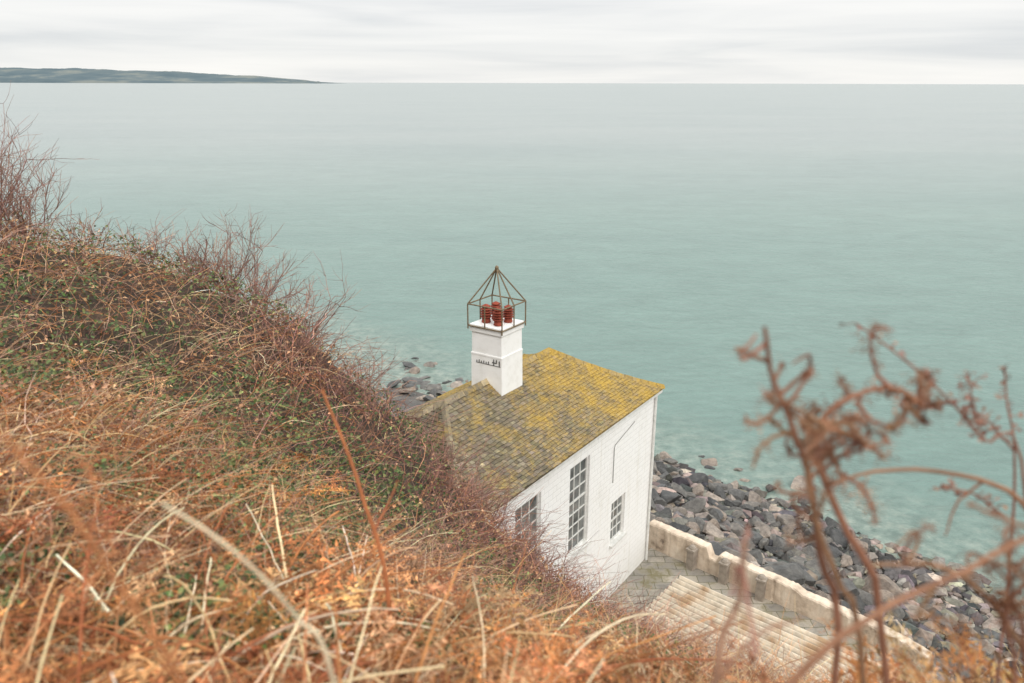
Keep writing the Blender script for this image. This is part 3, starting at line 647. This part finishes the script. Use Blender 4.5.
LC=[(.44,.175,.08),(.70,.52,.33),(.32,.15,.085)]
for (bx,by,dx,dz,L,ci,fr) in ((-.75,1.15,.55,.6,.75,0,1),(-.95,1.3,-.3,.8,.7,1,0),(-.1,1.1,-.5,.55,.6,1,0),(-.55,1.0,.25,.6,.55,2,0),(.95,1.2,-.6,.75,.7,0,0),(1.05,1.35,.1,.9,.8,2,1),(.8,1.05,.3,.75,.55,1,0),(-1.1,1.5,.6,.5,.8,2,1),(.2,1.35,.1,.75,.55,2,0),(1.15,1.45,-.35,.9,.75,0,0),(-.6,1.25,-.5,.6,.7,1,0),(-.35,1.2,.4,.6,.55,1,0),(-.85,1.1,.2,.8,.75,0,1),(-1.2,1.7,.1,.9,.8,0,1),(-.4,1.5,-.1,.8,.6,0,1),(-.7,.95,-.2,.9,.7,2,1),(-.5,.9,.7,.5,.6,1,0),(-.9,1.0,.5,.75,.7,1,0),(0,.95,-.7,.6,.6,2,1),(1.0,1.1,-.3,.8,.6,2,0),(1.2,1.3,-.7,.6,.75,2,0),(-.65,1.1,.1,.95,.8,2,0),(-1.0,1.2,.45,.9,.8,0,0)):
    zb2=float(H(np.array([bx]),np.array([by]))[0]);p=np.array([bx,by,zb2]);d=norm(np.array([dx,rng.normal(0,.2),dz]))
    path=[p,p+d*L*.3,p+d*L*.6+[0,0,.02],p+d*L*.85+[dx*.04,0,0],p+d*L+[dx*.1,0,-.05]]
    plant("bracken_plant",[path],"pale dead stalk leaning on the near slope" if ci==1 else "dead brown bracken stem leaning on the near slope","bracken",LC[ci],.0052,(.07,.4,(.36,.155,.07)) if fr else None,G1,8 if fr else 0)
def bramble(paths,label):
    acc=Acc();org=np.array(paths[0][0])
    for pi,pp in enumerate(paths):
        Pp=smooth_path(pp,20)-org;add_tubes(acc,Pp[None],np.linspace(1,.5,20)[None]*(.0042 if pi==0 else .0028),(.28,.15,.11),5)
        st=10 if pi==0 else 3
        for i in range(st,20):
            for _ in range(1+(i%2)):
                a=norm(rng.normal(0,1,3));tip=Pp[i]+a*rng.uniform(.012,.028);add_tubes(acc,np.array([[Pp[i],tip]]),.0015,(.26,.14,.105),3)
                add_leaves(acc,tip[None]+rng.normal(0,.003,(2,3)),rng.uniform(.009,.018,2),mixcol([(.30,.17,.125),(.24,.125,.09)],2,.2))
    o=acc.obj("bramble_plant",M_veg);o.location=(org[0],org[1],org[2]+Z0);meta(o,label,"bramble",None,"withered bramble sprays")
bramble([[(1.45,1.65,-1.9),(1.14,1.6,-.82),(1.04,1.6,-.748),(.949,1.6,-.653),(.824,1.6,-.55),(.719,1.6,-.477)],[(1.04,1.6,-.748),(1.0,1.6,-.66),(.98,1.6,-.60)],[(.949,1.6,-.653),(.90,1.6,-.66),(.84,1.6,-.655)]],"thin arching bramble spray with tiny withered red leaves")
bramble([[(1.35,1.75,-2.0),(1.228,1.7,-1.12),(1.18,1.7,-.82),(1.14,1.7,-.70),(1.117,1.7,-.61)],[(1.18,1.7,-.82),(1.10,1.7,-.74),(1.05,1.7,-.72)],[(1.2,1.7,-1.0),(1.1,1.7,-.93),(1.03,1.7,-.92)]],"upright withered bramble with small dry leaf tufts")
# shrubs on crest
def shrub(x,y,h,label,col,spread=.5,nst=9):
    z=float(H(np.array([x]),np.array([y]))[0]);acc=Acc();P=[];R=[]
    def grow(p,d,L,r,lvl):
        k=6;pp=[p.copy()];q=p.copy();dd=d.copy()
        for i in range(k-1):
            dd=norm(dd+rng.normal(0,.13,3)+np.array([0,0,.03]));q=q+dd*L/(k-1);pp.append(q.copy())
        P.append(pp);R.append(np.linspace(r,r*.45,k))
        if lvl>0:
            for j in range(rng.integers(3,6)):
                i=rng.integers(1,k);grow(pp[i],norm(dd+rng.normal(0,.5,3)),L*rng.uniform(.4,.65),r*.58,lvl-1)
    for i in range(nst):
        a=rng.uniform(0,6.28);d=norm(np.array([math.cos(a)*spread,math.sin(a)*spread,1]));grow(rng.normal(0,.15,3)*[1,1,0],d,h*rng.uniform(.5,.85),.010,2)
    add_tubes(acc,np.array(P),np.array(R),mixcol([col,(.34,.195,.15)],len(P),.18))
    o=acc.obj("bare_shrub",M_veg);o.location=(x,y,z+Z0-.05);meta(o,label,"shrub",None,"leafless shrubs on the hillside crest")
for (x,y,h,s,nn) in ((-8.1,12.4,1.8,.3,26),(-8.7,12.9,1.9,.35,26),(-8.5,12.2,1.5,.4,24),(-7.9,12.8,1.3,.45,20),(-9.3,12.8,2.0,.4,24),(-7.2,13.2,.8,.7,14),(-6.3,13.6,.9,.8,14),(-5.6,13.7,1.1,.7,14),(-5.0,13.4,1.6,.7,20),(-4.6,13.6,1.4,.8,16),(-4.4,13.3,1.1,.9,16),(-3.7,13.6,1.3,.8,16),(-3.0,14.0,1.0,.9,14),(-2.5,14.4,.8,.8,12),(-2.1,14.4,.8,.7,14),(-1.4,13.9,.8,.7,18),(-.7,13.6,.9,.7,18),(0.0,13.7,.95,.7,18),(.8,13.9,.95,.7,18),(1.5,14.6,1.1,.7,16),(2.4,15.0,1.0,.8,14),(-1.2,11.5,.7,.8,14),(-2.4,11.8,.7,.8,12),(-3.4,12.2,.7,.8,12),(.3,11.8,.7,.8,12),(-.5,12.6,.7,.8,12)):
    shrub(x,y,h,"leafless shrub with fine reddish brown twigs",(.24,.13,.105),s,nn)
# ---------------------------------------------------------------- world
w=bpy.data.worlds.new("World");scene.world=w;w.use_nodes=True;nt=w.node_tree;nt.nodes.clear()
out=N(nt,'ShaderNodeOutputWorld');bg1=N(nt,'ShaderNodeBackground');bg2=N(nt,'ShaderNodeBackground');ms=N(nt,'ShaderNodeMixShader')
sky=N(nt,'ShaderNodeTexSky',sky_type='NISHITA');sky.sun_disc=False;sky.sun_elevation=math.radians(40);sky.sun_rotation=math.radians(165)
nt.links.new(sky.outputs[0],bg1.inputs[0]);bg1.inputs[1].default_value=.1
tc=N(nt,'ShaderNodeTexCoord');sep=N(nt,'ShaderNodeSeparateXYZ');nt.links.new(tc.outputs['Generated'],sep.inputs[0])
grad=ramp(nt,sep.outputs[2],[(0,(1.0,.985,.955)),(.012,(.98,.97,.945)),(.04,(.90,.905,.90)),(.10,(.96,.955,.95)),(.5,(1,1,.98))])
zen=N(nt,'ShaderNodeMapRange');zen.inputs[1].default_value=.12;zen.inputs[2].default_value=.7;zen.inputs[3].default_value=1.0;zen.inputs[4].default_value=1.85;nt.links.new(sep.outputs[2],zen.inputs[0])
nt.links.new(zen.outputs[0],bg2.inputs[1])
mp=N(nt,'ShaderNodeMapping');mp.inputs['Scale'].default_value=(2.2,2.2,32);nt.links.new(tc.outputs['Generated'],mp.inputs[0])
nz=noise(nt,1.1,7,.5,mp.outputs[0],.4);cr=ramp(nt,nz.outputs[0],[(.30,(.80,.825,.85)),(.5,(.965,.97,.97)),(.68,(1.06,1.055,1.04))])
c=mix(nt,1.0,grad.outputs[0],cr.outputs[0],'MULTIPLY');nt.links.new(c,bg2.inputs[0])
ms.inputs[0].default_value=.96;nt.links.new(bg1.outputs[0],ms.inputs[1]);nt.links.new(bg2.outputs[0],ms.inputs[2]);nt.links.new(ms.outputs[0],out.inputs[0])
sun=bpy.data.lights.new("sun",'SUN');sun.energy=1.5;sun.angle=math.radians(12);sun.color=(1,.95,.88)
so=link(bpy.data.objects.new("sun",sun));dirv=Vector((.3,-.70,.65));so.rotation_euler=dirv.to_track_quat('Z','Y').to_euler();so.location=(20,-20,60)
scene.view_settings.view_transform='Standard';scene.view_settings.look='None';scene.view_settings.exposure=0
# ---------------------------------------------------------------- camera
cam=bpy.data.cameras.new("camera");cam.lens=28;cam.sensor_width=36;cam.clip_start=.05;cam.clip_end=200000
co=link(bpy.data.objects.new("camera",cam));co.location=(0,0,Z0)
co.rotation_euler=(Matrix.Rotation(math.radians(90-18),3,'X')@Matrix.Rotation(math.radians(.15),3,'Z')).to_euler()
cam.dof.use_dof=True;cam.dof.focus_distance=22;cam.dof.aperture_fstop=2.0
scene.camera=co
